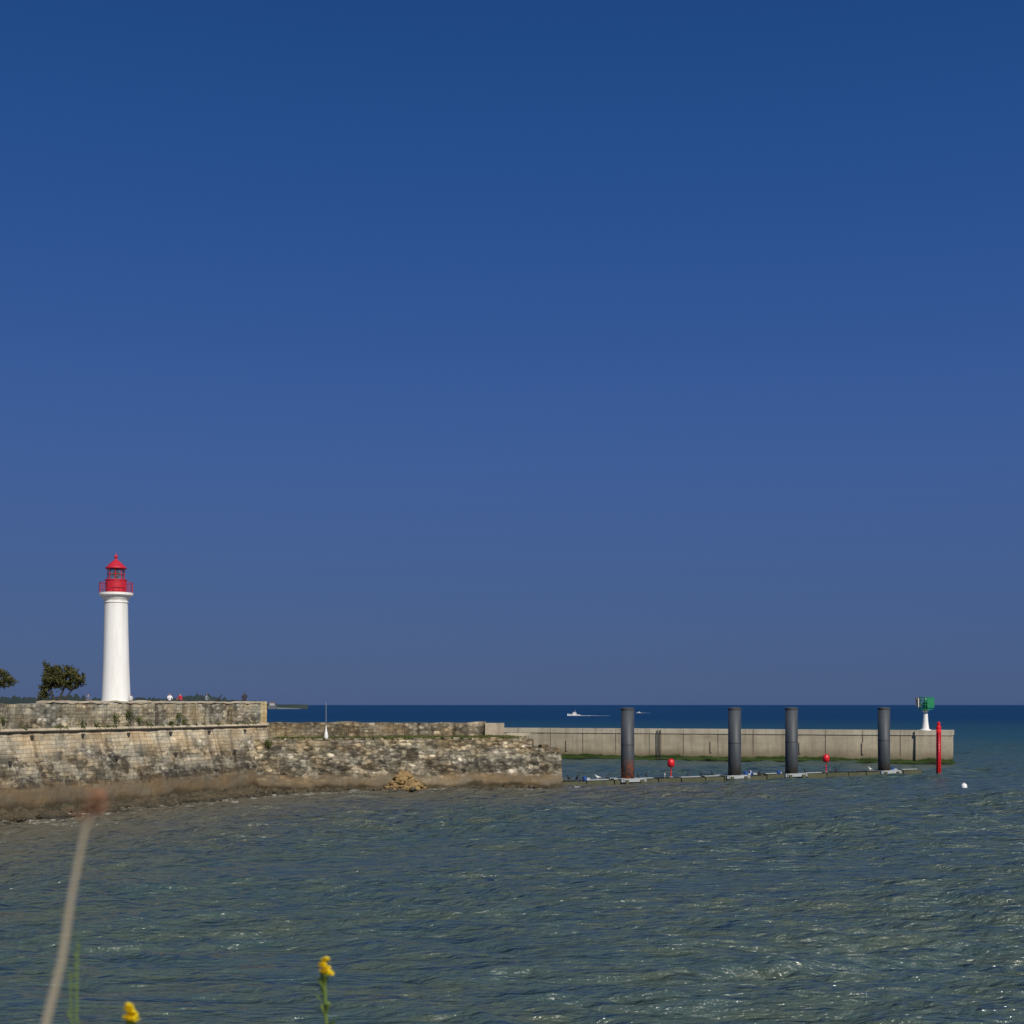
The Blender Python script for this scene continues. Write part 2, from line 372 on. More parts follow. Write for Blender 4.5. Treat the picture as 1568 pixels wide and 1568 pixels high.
V=[];F=[]; box_geo((27.5,2.0,4.2),(.5,.5,1.0),0,V,F,taper=.8); box_geo((28.6,1.4,3.95),(.8,.6,.4),.2,V,F)
mobj('nose_stones',V,F,m_jet,jet,loc=(J[0],J[1],0),rz=ja)
bp=(-30,148.7); ba=math.atan2(-5.2,30)
wall('back_parapet',bp,ba,0,27.6,[(0,4.4),(0,6.15),(.8,6.15),(.8,4.4)],m_bpar,jet,amp=.07,seed=15,jag=lambda x:noise.noise(Vector((x*.35,5,0)))*.18)
wall('end_block',bp,ba,27.7,29.5,[(-.3,4.6),(-.28,6.12),(.8,6.12),(.8,4.6)],m_pale,jet,amp=.03,seed=16)
V,F=box_geo((31.0,1,4.9),(2.3,1.2,.4)); mobj('low_kerb',V,F,m_pale,jet,loc=(bp[0],bp[1],0),rz=ba)
V,F=box_geo((-18,178,1.6),(16,76,5.0),.05); mobj('inner_quay',V,F,m_conc,jet)
toe('jetty_foreshore',(onj(0,0)[0],onj(0,0)[1]),ja,1.5,30.3,2.2,.7,.45,7.7)
def rock_geo(c,r,V,F):
    bm=bmesh.new(); bmesh.ops.create_icosphere(bm,subdivisions=2,radius=1)
    sx,sy,sz=[r*random.uniform(.65,1.3) for _ in range(3)]; sd=random.random()*99; rz=random.random()*3
    b=len(V)
    for v in bm.verts:
        d=1+.55*noise.noise(v.co*1.3+Vector((sd,0,0))); p=Vector((v.co.x*sx*d,v.co.y*sy*d,v.co.z*sz*.75*d)); p.rotate(Matrix.Rotation(rz,3,'Z'))
        V.append((c[0]+p.x,c[1]+p.y,c[2]+p.z))
    for f in bm.faces: F.append(tuple(b+v.index for v in f.verts))
    bm.free()
V=[];F=[]
for i in range(190):
    s=random.gauss(14.6,.9); hgt=max(0,2.0-abs(s-14.6)*.95); z=random.random()*hgt; y=.25-(1.9-z)*.75*random.random()
    rock_geo(onj(s,y,z),random.uniform(.12,.34),V,F)
mobj('fallen_rubble',V,F,m_rock)
V=[];F=[]
for i in range(420):
    if i<270: s=random.uniform(-30,LB+1); p=onb(s,-1.2-random.random()*2.4,0)
    else: s=random.uniform(2,29); p=onj(s,-.1-random.random()*1.5,0)
    rock_geo((p[0],p[1],random.uniform(-.1,.25)),random.uniform(.1,.34),V,F)
mobj('foreshore_rocks',V,F,m_toe)
mast=empty('signal_mast',onj(7.7,2.2,4.75))
lathe('pole',[(.03,0),(.027,3.4),(.014,3.5)],m_steel,mast,10)
lathe('foot',[(.2,0),(.17,.5),(.1,.8),(.03,1.3)],m_white,mast,12)
# ---------------------------------------------------------------- LIGHTHOUSE
lh=empty('lighthouse',(-45.6,162,7.5))
lathe('tower',[(2.0,-.2),(2.0,.55),(1.68,.62),(1.62,1.1),(1.48,5),(1.38,9),(1.33,12.1),(1.34,12.2),(1.40,12.22),(1.40,12.34),(1.34,12.36)],m_tower,lh,64,smooth=True)
lathe('gallery_cornice',[(1.33,12.36),(1.4,12.55),(1.55,12.75),(1.58,12.95),(1.90,13.08),(1.92,13.12),(1.92,13.36),(1.2,13.365)],m_tower,lh,64)
lathe('watch_drum',[(1.18,13.366),(1.18,14.75),(1.24,14.78),(1.24,14.9),(1.0,14.905)],m_red,lh,40)
lathe('lantern_glazing',[(.86,14.9),(.86,16.12)],m_glass,lh,16)
lathe('optic',[(.15,14.9),(.2,15.1),(.36,15.3),(.4,15.6),(.3,15.85),(.1,15.95)],m_steel,lh,16)
V=[];F=[]
for i in range(8):
    a=2*math.pi*i/8+.2; tube_geo([(.93*math.cos(a),.93*math.sin(a),14.9),(.93*math.cos(a),.93*math.sin(a),16.14)],.05,6,V,F)
tube_geo([(.93*math.cos(a),.93*math.sin(a),15.5) for a in np.linspace(0,6.2832,25)],.03,5,V,F)
mobj('glazing_bars',V,F,m_red,lh)
lathe('roof',[(1.0,16.12),(1.2,16.14),(1.2,16.28),(1.05,16.38),(.8,16.65),(.5,16.93),(.26,17.12),(.16,17.2),(.14,17.35)],m_red,lh,32,smooth=True)
lathe('vent_ball',[(.08,17.34),(.2,17.42),(.24,17.55),(.18,17.68),(.04,17.78),(.02,18.0)],m_red,lh,16,smooth=True)
V=[];F=[]
for i in range(18):
    a=2*math.pi*i/18; tube_geo([(1.86*math.cos(a),1.86*math.sin(a),13.36),(1.86*math.cos(a),1.86*math.sin(a),14.5)],.028,5,V,F)
for z,r in ((14.5,.04),(14.1,.02),(13.75,.02)): tube_geo([(1.86*math.cos(a),1.86*math.sin(a),z) for a in np.linspace(0,6.2832,49)],r,5,V,F)
mobj('gallery_railing',V,F,m_red,lh)
box('door',(0,1.66,1.6),(.9,.3,2.0),m_red,lh)
# ---------------------------------------------------------------- FAR PIER
P=(-15,215.4); pa=math.atan2(-26.4,74); LP=78.6
def onp(s,y,z=0):
    c,sn=math.cos(pa),math.sin(pa); return (P[0]+s*c-y*sn, P[1]+s*sn+y*c, z)
pier=empty('concrete_pier')
wall('pier_wall',P,pa,0,LP-4.6,[(-.05,-1),(0,3.85),(6,3.85),(6,-1)],m_conc,pier,step=.6,amp=.03,seed=20)
wall('pier_head',P,pa,LP-4.597,LP,[(-.5,-1),(-.3,3.85),(6.3,3.85),(6.3,-1)],m_conc,pier,step=.6,amp=.02,seed=21)
wall('pier_cap',P,pa,0,LP-4.7,[(-.10,3.853),(-.10,4.55),(1.1,4.55),(1.1,3.853)],m_cap,pier,step=.6,amp=.02,seed=22)
wall('head_cap',P,pa,LP-4.697,LP+.12,[(-.38,3.853),(-.38,4.5),(6.4,4.5),(6.4,3.853)],m_cap,pier,step=.6,amp=.02,seed=23)
wall('footing_ledge',P,pa,0,LP+.5,[(-1.5,-1),(-1.25,.28),(-.2,.42),(-.2,-1)],m_conc,pier,step=.35,amp=.35,zamp=.25,seed=24,freq=.5)
V=[];F=[]
for s in np.arange(17,74,5.0): box_geo((s,-.03,2.4),(.05,.10,2.85),0,V,F); box_geo((s,-.10,4.2),(.04,.05,.7),0,V,F)
mobj('joints',V,F,m_joint,pier,loc=(P[0],P[1],0),rz=pa)
def ladder(s):
    V=[];F=[]
    for dx in (-.24,.24): box_geo((s+dx,-.3,2.3),(.08,.08,4.3),0,V,F)
    for z in np.arange(.4,4.4,.3): box_geo((s,-.3,z),(.48,.05,.05),0,V,F)
    mobj('ladder',V,F,m_dark,pier,loc=(P[0],P[1],0),rz=pa)
ladder(38.5)
V=[];F=[]
for s in (24.5,46,58.5,67): box_geo((s,-.1,2.0),(.2,.16,1.6),0,V,F)
mobj('rubbing_strips',V,F,m_conc,pier,loc=(P[0],P[1],0),rz=pa)
# ---------------------------------------------------------------- beacon on the pier head
bc=onp(LP-3.4,.9,4.5); be=empty('green_light_beacon',bc)
lathe('column',[(.75,0),(.75,.12),(.48,.2),(.36,1.2),(.28,2.5),(.45,2.65),(.45,2.75)],m_white,be,20,smooth=False)
lathe('platform',[(.2,2.75),(.95,2.8),(.95,2.92),(.2,2.93)],m_green,be,16)
lathe('lantern_base',[(.3,2.93),(.3,3.5),(.42,3.55),(.42,3.75),(.2,3.8),(.2,4.2),(.12,4.4)],m_green,be,14)
V=[];F=[]
for i in range(10):
    a=2*math.pi*i/10; tube_geo([(.92*math.cos(a),.92*math.sin(a),2.9),(.92*math.cos(a),.92*math.sin(a),4.5)],.04,5,V,F)
for z in (3.5,4.1,4.5): tube_geo([(.92*math.cos(a),.92*math.sin(a),z) for a in np.linspace(0,6.2832,21)],.05,5,V,F)
mobj('cage',V,F,m_green,be)
V,F=box_geo((.45,-.93,3.75),(.95,.05,1.3)); mobj('dayboard',V,F,m_green,be)
V=[(-1.35,-.5,3.2),(-.75,-.6,3.2),(-.85,-.3,4.5),(-1.45,-.2,4.5),(-1.35,-.45,3.15),(-.75,-.55,3.15),(-.85,-.25,4.45),(-1.45,-.15,4.45)]
mobj('solar_panel',V,[(0,1,2,3),(4,5,6,7),(0,1,5,4),(1,2,6,5),(2,3,7,6),(3,0,4,7)],m_dark,be)
V,F=box_geo((-1.12,-.62,3.8),(.08,.05,1.25)); mobj('panel_frame',V,F,m_white,be)
# ---------------------------------------------------------------- PILES
def pile_mat(name,rust):
    m,h,p=newmat(name); co=h.n('ShaderNodeTexCoord').outputs['Object']; Z=h.n('ShaderNodeSeparateXYZ',{0:co}).outputs[2]
    n=h.noise(h.scale(co,(2,2,.3)),1.0,5,.7); n2=h.noise(co,2.5,5,.7)
    col=h.ramp(n,[(.3,(.030,.036,.043)),(.7,(.066,.075,.086))])
    col=h.mix(h.rng(h.math('ADD',Z,n2),2.3,1.2),col,(.03,.026,.02))
    if rust:
        rm=h.math('MULTIPLY',h.rng(n2,.44,.56),h.math('MULTIPLY',h.rng(Z,2.6,1.5),h.rng(Z,.3,.6)))
        col=h.mix(rm,col,(.27,.06,.012))
    setc(h,p,'Base Color',col); p.inputs['Roughness'].default_value=.6; return m
m_pile=pile_mat('dark_painted_steel',False); m_pileR=pile_mat('dark_painted_rusty_steel',True)
piles=[(11.7,142.4),(23.5,148.5),(30.3,152.5),(42.2,159.6)]
for i,(x,y) in enumerate(piles):
    e=empty('steel_mooring_pile',(x,y,0))
    lathe('tube',[(.68,-2),(.68,7.5)],m_pileR if i==0 else m_pile,e,40,smooth=True)
    lathe('cap',[(.70,7.45),(.72,7.48),(.72,7.62),(.5,7.72),(.02,7.76)],m_pile,e,40)
    lathe('weld_band',[(.69,3.9),(.70,3.92),(.70,4.0),(.69,4.02)],m_pile,e,40)
# ---------------------------------------------------------------- PONTOON
p0=Vector((4.2,138.2)); p1=Vector((45.2,161.3)); dd=(p1-p0); LL=dd.length; pang=math.atan2(dd.y,dd.x)
m_weed=simple('weedy_steel_beam',(.07,.075,.04),.8,.6,1.5,.03)
pont=empty('floating_pontoon',(p0.x,p0.y,0),pang)
V=[];F=[];V2=[];F2=[];V3=[];F3=[];V4=[];F4=[]
s=0
while s<LL-1:
    L=random.uniform(2.4,3.4); dz=random.uniform(-.05,.07)
    for y in (-.75,.75): box_geo((s+L/2,y,.20+dz),(L-.12,.36,.5),0,V,F)
    for t in np.arange(s+.3,s+L-.2,.55): box_geo((t,0,.48+dz),(.16,1.75,.06),0,V2,F2)
    if random.random()<.45: box_geo((s+L/2,-.2,.55+dz),(L*.8,.5,.07),0,V3,F3)
    s+=L
along=[ (Vector(p)-p0).dot(dd.normalized()) for p in piles]
for a in along:
    for y in (-1.05,1.05): box_geo((a,y,.40),(3.0,.3,.34),0,V3,F3)
    for x in (-1.25,1.25): box_geo((a+x,0,.40),(.3,2.4,.32),0,V3,F3)
    for x in (-.9,.9): box_geo((a+x,-1.25,.2),(.35,.2,.5),0,V2,F2)
for a in (3.3,along[1]+1.9,along[1]+2.6,along[2]-1.9,along[3]+1.2):
    lathe_geo([(.05,-.26),(.2,-.2),(.22,0),(.2,.2),(.05,.26)],12,(a,-.5+random.random()*.6,.66),V4,F4)
    box_geo((a+.5,.2,.60),(.5,.6,.2),0,V3,F3)
mobj('float_beams',V,F,m_weed,pont); mobj('cross_slats',V2,F2,m_weed,pont); mobj('walk_boards_and_collars',V3,F3,m_lgrey,pont); mobj('blue_floats',V4,F4,m_blue,pont)
def marker(x,y,top):
    e=empty('red_marker_post',(x,y,0))
    lathe('post',[(.06,.1),(.05,top-.7)],m_redb,e,10)
    lathe('can',[(.12,top-.85),(.34,top-.78),(.38,top-.4),(.33,top-.12),(.15,top),(.02,top+.03)],m_redb,e,18,smooth=True)
    lathe('base_plate',[(.25,.4),(.25,.55),(.1,.6)],m_steel,e,12)
marker(16.4,145.1,2.4); marker(34.7,155.4,2.5)
rp=empty('red_channel_pile',(48.4,159.6,0))
lathe('tube',[(.27,-2),(.27,5.35)],m_redb,rp,24,smooth=True)
lathe('top_cap',[(.3,5.33),(.3,5.45),(.2,5.6),(.18,5.95),(.1,6.05)],m_redb,rp,20)
lathe('wet_foot',[(.285,-1),(.285,.25),(.275,.3)],m_weed,rp,20)
V=[];F=[]; tube_geo([(-.1,-.34,.4),(-.1,-.34,5)],.03,5,V,F); tube_geo([(.1,-.34,.4),(.1,-.34,5)],.03,5,V,F)
for z in np.arange(.5,5,.35): tube_geo([(-.1,-.34,z),(.1,-.34,z)],.02,4,V,F)
mobj('rungs',V,F,m_redb,rp)
by=empty('white_mooring_buoy',(43.6,135.7,0))
lathe('float',[(.05,-.3),(.25,-.2),(.31,.05),(.26,.3),(.12,.40),(.06,.43)],m_white,by,20,smooth=True)
lathe('ring',[(.1,.41),(.1,.50),(.03,.54)],m_steel,by,10)
# ---------------------------------------------------------------- BIRDS
m_bw=simple('gull_white',(.7,.7,.68),.7,.1); m_bd=simple('cormorant_black',(.02,.022,.025),.6,.3)
def bird(x,y,z,yaw,dark,k=1.0):
    V=[];F=[]
    def ell(c,r,pitch=0):
        bm=bmesh.new(); bmesh.ops.create_uvsphere(bm,u_segments=10,v_segments=7,radius=1); b=len(V)
        for v in bm.verts:
            p=Vector((v.co.x*r[0],v.co.y*r[1],v.co.z*r[2])); p.rotate(Matrix.Rotation(-pitch,3,'Y')); V.append((c[0]+p.x,c[1]+p.y,c[2]+p.z))
        for f in bm.faces: F.append(tuple(b+v.index for v in f.verts))
        bm.free()
    pit=.9 if dark else .25
    ell((0,0,.26),(.22,.1,.11),pit)
    tube_geo([(.1*math.cos(pit),0,.3+.1*math.sin(pit)),(.17,0,.48 if dark else .38),(.2,0,.56 if dark else .44)],[.07,.035,.035],7,V,F)
    ell((.22,0,.58 if dark else .46),(.06,.04,.042))
    hz=.58 if dark else .46
    tube_geo([(.26,0,hz),(.36,0,hz-.02)],[.018,.004],5,V,F)
    tube_geo([(-.14,0,.2 if dark else .24),(-.34,0,.06 if dark else .2)],[.06,.03],6,V,F)
    for sgn in (-.04,.04): tube_geo([(0,sgn,.2),(0.01,sgn,0),(.06,sgn,0)],[.014,.012,.01],5,V,F)
    o=mobj('cormorant' if dark else 'gull',V,F,m_bd if dark else m_bw,smooth=True,loc=(x,y,z),rz=yaw); o.scale=(k,k,k)
for i,a in enumerate((1.6,2.6,5.0,6.2,9.9,10.9,13.2,16.2,17.8,19.3,24.5,25.6,32.0,36.4,41.5,44.5)):
    q=p0+dd.normalized()*a
    bird(q.x,q.y,.53,random.uniform(0,6.28),i%4!=2,.95)
q=onb(30.2,.5,8.28); bird(q[0],q[1],q[2],.6,True,1.0)
# ---------------------------------------------------------------- BOAT + wake
def boat(x,y,k,yaw):
    e=empty('motor_boat',(x,y,.0),yaw); V=[];F=[]
    st=[(-4.5,1.3,.9),(-2,1.5,.95),(1,1.4,1.1),(3.2,.8,1.35),(4.8,.05,1.6)]
    for (sx,w,hh) in st: V+=[(sx,-w,hh),(sx,-w*.7,-.3),(sx,w*.7,-.3),(sx,w,hh)]
    for i in range(4):
        b=i*4
        for j in range(4): F.append((b+j,b+(j+1)%4,b+4+(j+1)%4,b+4+j))
    F.append((0,1,2,3)); F.append((16,17,18,19))
    mobj('hull',V,F,m_white,e); V,F=box_geo((-.3,0,1.75),(3.2,2.0,1.5),0,taper=.75); mobj('cabin',V,F,m_white,e)
    V,F=box_geo((-.3,0,1.95),(3.0,1.95,.5),0,taper=.92); mobj('windows',V,F,m_dark,e)
    V,F=tube_geo([(-.8,0,2.4),(-.8,0,4.0)],.06); mobj('antenna',V,F,m_white,e)
    e.scale=(k,k,k)
    V=[];F=[];n=60
    for i in range(n):
        t=i/n; xx=-4.5-t*24; hgt=.5*(1-t)**.9*(.3+1.1*abs(noise.noise(Vector((xx*.5,y,0))))); w=1.3+t*3
        V+=[(xx,-w,-.05),(xx,0,hgt),(xx,w,-.05)]
    for i in range(n-1):
        b=i*3; F+=[(b,b+1,b+4,b+3),(b+1,b+2,b+5,b+4)]
    mobj('wake',V,F,m_foam,e)
m_foam=simple('wake_foam',(.5,.55,.56),.9,.5,.8)
boat(44.5,1010,1.0,math.pi+.05)
boat(122,1350,.5,math.pi-.1)
# ---------------------------------------------------------------- DISTANT LAND
m_dl=simple('hazed_distant_woodland',(.026,.042,.042),.95,.45,.02); m_sand=simple('distant_shore',(.11,.13,.14),.9,.3,.01)  # bluish aerial haze is put into the distant land's base colour
V=[];F=[];n=900;Dm=2600
for i in range(n):
    u=-.45+i/(n-1)*.305
    q=(u+.45)/.305
    env=25.5 if q<.78 else 25.5*max(0.0,(.965-q)/.185)**.5
    env*=.90+.09*math.sin(q*19)+.09*math.sin(q*43+1)
    r=.92+.24*noise.fractal(Vector((q*110,0,0)),.8,2,4)+.08*noise.noise(Vector((q*400,2,0)))
    z=max(8.3 if q>.88 else 11, env*r)
    if q>.96: z=8.8-(q-.96)*20
    V+=[(u*Dm,Dm,-.5),(u*Dm,Dm+3,z),(u*(Dm+60),Dm+60,z*.95),(u*(Dm+120),Dm+120,-.5)]
for i in range(n-1):
    b=i*4
    for j in range(3): F.append((b+j,b+j+1,b+5+j,b+4+j))
mobj('distant_wooded_shore',V,F,m_dl)
V=[];F=[]
for i in range(60):
    u=-.30+i/59*.150; z=5.5*(1-i/59)**.4+.6
    V+=[(u*2560,2560,-.5),(u*2565,2565,z),(u*2596,2596,z)]
for i in range(59):
    b=i*3; F+=[(b,b+1,b+4,b+3),(b+1,b+2,b+5,b+4)]
mobj('distant_beach',V,F,m_sand)
m_hw=simple('distant_house_wall',(.42,.42,.42)); m_roof=simple('distant_tiled_roof',(.16,.09,.07))
hs=empty('distant_house',(-(784-417)/2154*2555,2555,0)); box('walls',(0,0,8.8),(9,7,4.5),m_hw,hs)
V=[(-5.5,-4,11.07),(5.5,-4,11.07),(5.5,4,11.07),(-5.5,4,11.07),(-5.5,0,13),(5.5,0,13)]
mobj('roof',V,[(0,1,5,4),(2,3,4,5),(0,4,3),(1,2,5),(0,3,2,1)],m_roof,hs); box('plinth',(0,0,3.2),(16,8,6.6),m_sand,hs)
# ---------------------------------------------------------------- TREES
def leafmat(name,a,b):
    m,h,p=newmat(name); g=h.n('ShaderNodeTexCoord').outputs['Object']
    n=h.noise(g,1.6,3,.6); n2=h.noise(g,14,2,.6)
    c=h.mix(h.rng(n,.35,.65),a,b); c=h.mix(1.0,c,h.ramp(n2,[(.3,.55),(.7,1.5)]),'MULTIPLY')
    setc(h,p,'Base Color',c); p.inputs['Roughness'].default_value=.7; p.inputs['Specular IOR Level'].default_value=.2; return m
m_leaf=leafmat('tamarisk_foliage',(.025,.038,.012),(.11,.10,.032))
m_bark=simple('bark',(.06,.045,.03),.9,.4,4,.02)
def tree(x,y,z,clumps,stems,leaves=9000,size=.13):
    e=empty('tamarisk_tree',(x,y,z)); V=[];F=[]
    for pts,r0 in stems:
        tube_geo(pts,[r0*(1-.8*i/(len(pts)-1)) for i in range(len(pts))],7,V,F)
    for c,r in clumps:
        s0=min((st[0][-2] for st in stems),key=lambda q:(Vector(q)-Vector(c)).length)
        mid=(Vector(s0)+Vector(c))/2+Vector((random.uniform(-.15,.15),random.uniform(-.15,.15),-.1)); tube_geo([s0,mid,c],[.06,.04,.015],5,V,F)
    mobj('trunk_and_limbs',V,F,m_bark,e); V=[];F=[]
    wt=[r[0]*r[1]*r[2] for c,r in clumps]
    for i in range(leaves):
        c,r=random.choices(clumps,wt)[0]
        d=Vector((random.gauss(0,1),random.gauss(0,1),random.gauss(0,1))).normalized()*(random.random()**.45)*(1+.28*random.gauss(0,.5))
        p=Vector((c[0]+d.x*r[0],c[1]+d.y*r[1],c[2]+d.z*r[2]))
        if noise.noise(p*1.7)<-.14: continue
        a=Vector((random.gauss(0,1),random.gauss(0,1),random.gauss(0,.9))).normalized(); b2=a.cross(Vector((random.gauss(0,1),random.gauss(0,1),random.gauss(0,1)))).normalized()
        s=size*random.uniform(.5,1.3); b=len(V)
        V+=[tuple(p-a*s),tuple(p+b2*s*.45),tuple(p+a*s),tuple(p-b2*s*.45)]; F.append((b,b+1,b+2,b+3))
    mobj('foliage',V,F,m_leaf,e,recalc=False)
cl=[((-.9,0,3.2),(1.1,1.1,1.0)),((.4,.1,3.9),(1.3,1.2,.8)),((1.5,0,3.3),(1.0,1.0,.8)),((-1.7,.2,2.2),(.7,.9,.9)),((2.1,-.1,2.9),(.5,.6,.5)),((-.8,0,4.2),(.8,.7,.6)),((-1.5,0,4.2),(.4,.5,.8)),((1.1,.2,2.5),(.8,.8,.45)),((-2.0,0,1.2),(.45,.6,.7)),((-1.5,-.2,.7),(.5,.5,.5)),((.0,0,3.0),(1.1,1.2,.8)),((-1.75,0,4.9),(.2,.2,.45)),((2.3,0,3.6),(.3,.4,.35))]
st=[([(-.4,0,-.1),(-.3,0,.8),(.1,0,1.7),(.5,.1,2.8),(1.0,.1,3.4)],.17),([(-.5,0,-.1),(-.7,.1,.9),(-1.0,0,1.9),(-1.1,0,3.2)],.15),([(-.3,.1,-.1),(.3,.2,1.0),(1.1,.1,2.0),(1.8,0,2.8)],.12),([(-.6,0,-.1),(-1.3,0,.5),(-1.9,.1,1.4),(-1.9,0,2.2)],.09)]
tree(-48.1,150,7.5,cl,st,16000,.13)
tree(-56.0,152,7.6,[((0,0,3.4),(1.6,1.3,.9)),((1.2,0,2.9),(1.2,1.0,.7)),((-1.4,0,3.1),(1.3,1.1,1.0)),((.2,0,3.9),(1.0,.9,.5))],[([(0,0,-.1),(.1,0,1.2),(.4,0,2.3),(.7,0,3.0)],.16),([(0,0,-.1),(-.4,0,1.2),(-1.0,0,2.6),(-1.2,0,3)],.13)],9000,.13)
# ---------------------------------------------------------------- wall vegetation
m_veg=leafmat('wall_plants',(.045,.062,.018),(.13,.14,.04))
def tufts(name,spots,mat):
    V=[];F=[]
    for (c,r,n) in spots:
        for i in range(n):
            p=Vector(c)+Vector((random.gauss(0,r[0]*.5),random.gauss(0,r[0]*.25),random.gauss(0,r[1]*.35)+r[1]*.3))
            a=Vector((random.gauss(0,.6),random.gauss(0,.6),random.uniform(.2,1))).normalized(); q=a.cross(Vector((random.gauss(0,1),random.gauss(0,1),.1))).normalized()
            s=random.uniform(.05,.12); b=len(V); V+=[tuple(p-a*s),tuple(p+q*s*.35),tuple(p+a*s),tuple(p-q*s*.35)]; F.append((b,b+1,b+2,b+3))
    mobj(name,V,F,mat,recalc=False)
sp=[]
for s,z,r,n in ((15.5,7.0,.4,150),(17.0,7.2,.45,180),(18.4,6.9,.3,110),(19.6,6.5,.3,100),(23.5,7.1,.35,140),(22.5,6.5,.3,90),(24.4,6.7,.3,90),(11.5,6.6,.4,130),(13.2,6.5,.35,110),(1.4,6.4,.5,260),(3.4,7.0,.3,80),(27,6.4,.2,60),(33.5,6.35,.2,60),(9,6.4,.25,60)):
    sp.append((onb(s,-.12,z-.2),(r,r*1.3),n))
for i in range(34):
    s=random.uniform(1,36); sp.append((onb(s,-.12,6.3),(.25,.1),22))
tufts('wall_vegetation',sp,m_veg)
sp=[(onj(2.2,.5,4.3),(.35,.5),260)]
for i in range(300):
    s=random.uniform(4,27) if i%3 else random.uniform(15,26); sp.append((onj(s,random.uniform(1.2,9),4.8),(.6,.14),45))
tufts('jetty_grass',sp,m_veg)
# ---------------------------------------------------------------- PEOPLE
m_skin=simple('skin',(.45,.27,.19),.6,.05); m_hair=simple('hair',(.04,.025,.015),.8,.2)
def person(x,y,z,yaw,shirt,trous,arm=0.2,lean=0.0):
    nodes={'pel':((0,0,.95),.15),'ch':((lean*.5,0,1.28),.17),'nk':((lean,0,1.48),.06),'hd':((lean+.01,0,1.62),.095),'top':((lean+.01,0,1.71),.075)}
    for sg,s in ((1,'L'),(-1,'R')):
        nodes['hp'+s]=((0,.1*sg,.9),.1);nodes['kn'+s]=((.04,.12*sg,.5),.065);nodes['an'+s]=((-.01,.13*sg,.09),.042);nodes['ft'+s]=((.15,.14*sg,.04),.035)
        nodes['sh'+s]=((lean*.8,.19*sg,1.4),.06);nodes['el'+s]=((lean-.03+arm*.5,.26*sg,1.13),.042);nodes['wr'+s]=((lean+.08+arm,.22*sg,.9+arm*.8),.03);nodes['ha'+s]=((lean+.12+arm*1.2,.21*sg,.82+arm),.035)
    E=[('pel','ch'),('ch','nk'),('nk','hd'),('hd','top')]
    for s in 'LR': E+=[('pel','hp'+s),('hp'+s,'kn'+s),('kn'+s,'an'+s),('an'+s,'ft'+s),('ch','sh'+s),('sh'+s,'el'+s),('el'+s,'wr'+s),('wr'+s,'ha'+s)]
    ks=list(nodes); me=bpy.data.meshes.new('t'); me.from_pydata([nodes[k][0] for k in ks],[(ks.index(a),ks.index(b)) for a,b in E],[])
    ob=bpy.data.objects.new('t',me); S.collection.objects.link(ob)
    sk=ob.modifiers.new('s','SKIN'); sk.use_smooth_shade=True
    for i,k in enumerate(ks): me.skin_vertices[0].data[i].radius=(nodes[k][1],)*2; me.skin_vertices[0].data[i].use_root=(k=='pel')
    sb=ob.modifiers.new('ss','SUBSURF'); sb.levels=1
    dg=bpy.context.evaluated_depsgraph_get(); dg.update(); m2=bpy.data.meshes.new_from_object(ob.evaluated_get(dg))
    bpy.data.objects.remove(ob)
    m2.materials.clear()
    for mm in (simple('shirt',shirt,.85,.1),simple('trousers',trous,.85,.1),m_skin,m_hair,m_dark): m2.materials.append(mm)
    for p in m2.polygons:
        c=p.center; p.use_smooth=True
        p.material_index=4 if c.z<.1 else 1 if c.z<.98 and abs(c.y)<.2 else 2 if (c.z>1.46 and (c.z<1.66 and c.x>lean-.02)) else 3 if c.z>1.5 else (2 if abs(c.y)>.17 and c.z<1.12 else 0)
    o=bpy.data.objects.new('standing_person',m2); S.collection.objects.link(o); o.location=(x,y,z); o.rotation_euler[2]=yaw
person(-25.6,134.6,7.5,2.2,(.03,.03,.04),(.03,.035,.06),.1)
person(-36.5,150,7.5,-1.2,(.75,.75,.75),(.05,.08,.2),.3,.08)
person(-35.4,150.4,7.5,-2.0,(.55,.03,.06),(.08,.08,.09),.25,.12)
person(-43.4,160,7.5,-1.5,(.6,.6,.62),(.03,.04,.07),.1)
person(-47.9,159,7.5,-.9,(.10,.12,.2),(.05,.05,.06),.15)
person(-32.6,150,7.5,1.0,(.22,.25,.27),(.03,.04,.07),.2)
# ---------------------------------------------------------------- foreground plants
m_reed=simple('dry_reed_stem',(.36,.31,.23),.8,.2,20); m_reedtip=simple('reed_seed_head',(.28,.13,.075),.9,.4,40)
m_stem=simple('green_stem',(.12,.18,.035),.7,.2,20); m_pet=simple('yellow_petals',(.85,.66,.01),.6,.12,40)
def leafblades(V,F,pts,n,L,w):
    for i in range(n):
        t=random.uniform(.1,.95)*(len(pts)-1); j=int(t); p=Vector(pts[j]).lerp(Vector(pts[j+1]),t-j)
        a=random.random()*6.28; d=Vector((math.cos(a),math.sin(a),random.uniform(.3,1.0))).normalized(); q=d.cross(Vector((0,0,1))).normalized()*w*random.uniform(.6,1.2); l=L*random.uniform(.5,1.1)
        b=len(V); V+=[tuple(p),tuple(p+d*l*.5+q),tuple(p+d*l),tuple(p+d*l*.5-q)]; F.append((b,b+1,b+2,b+3))
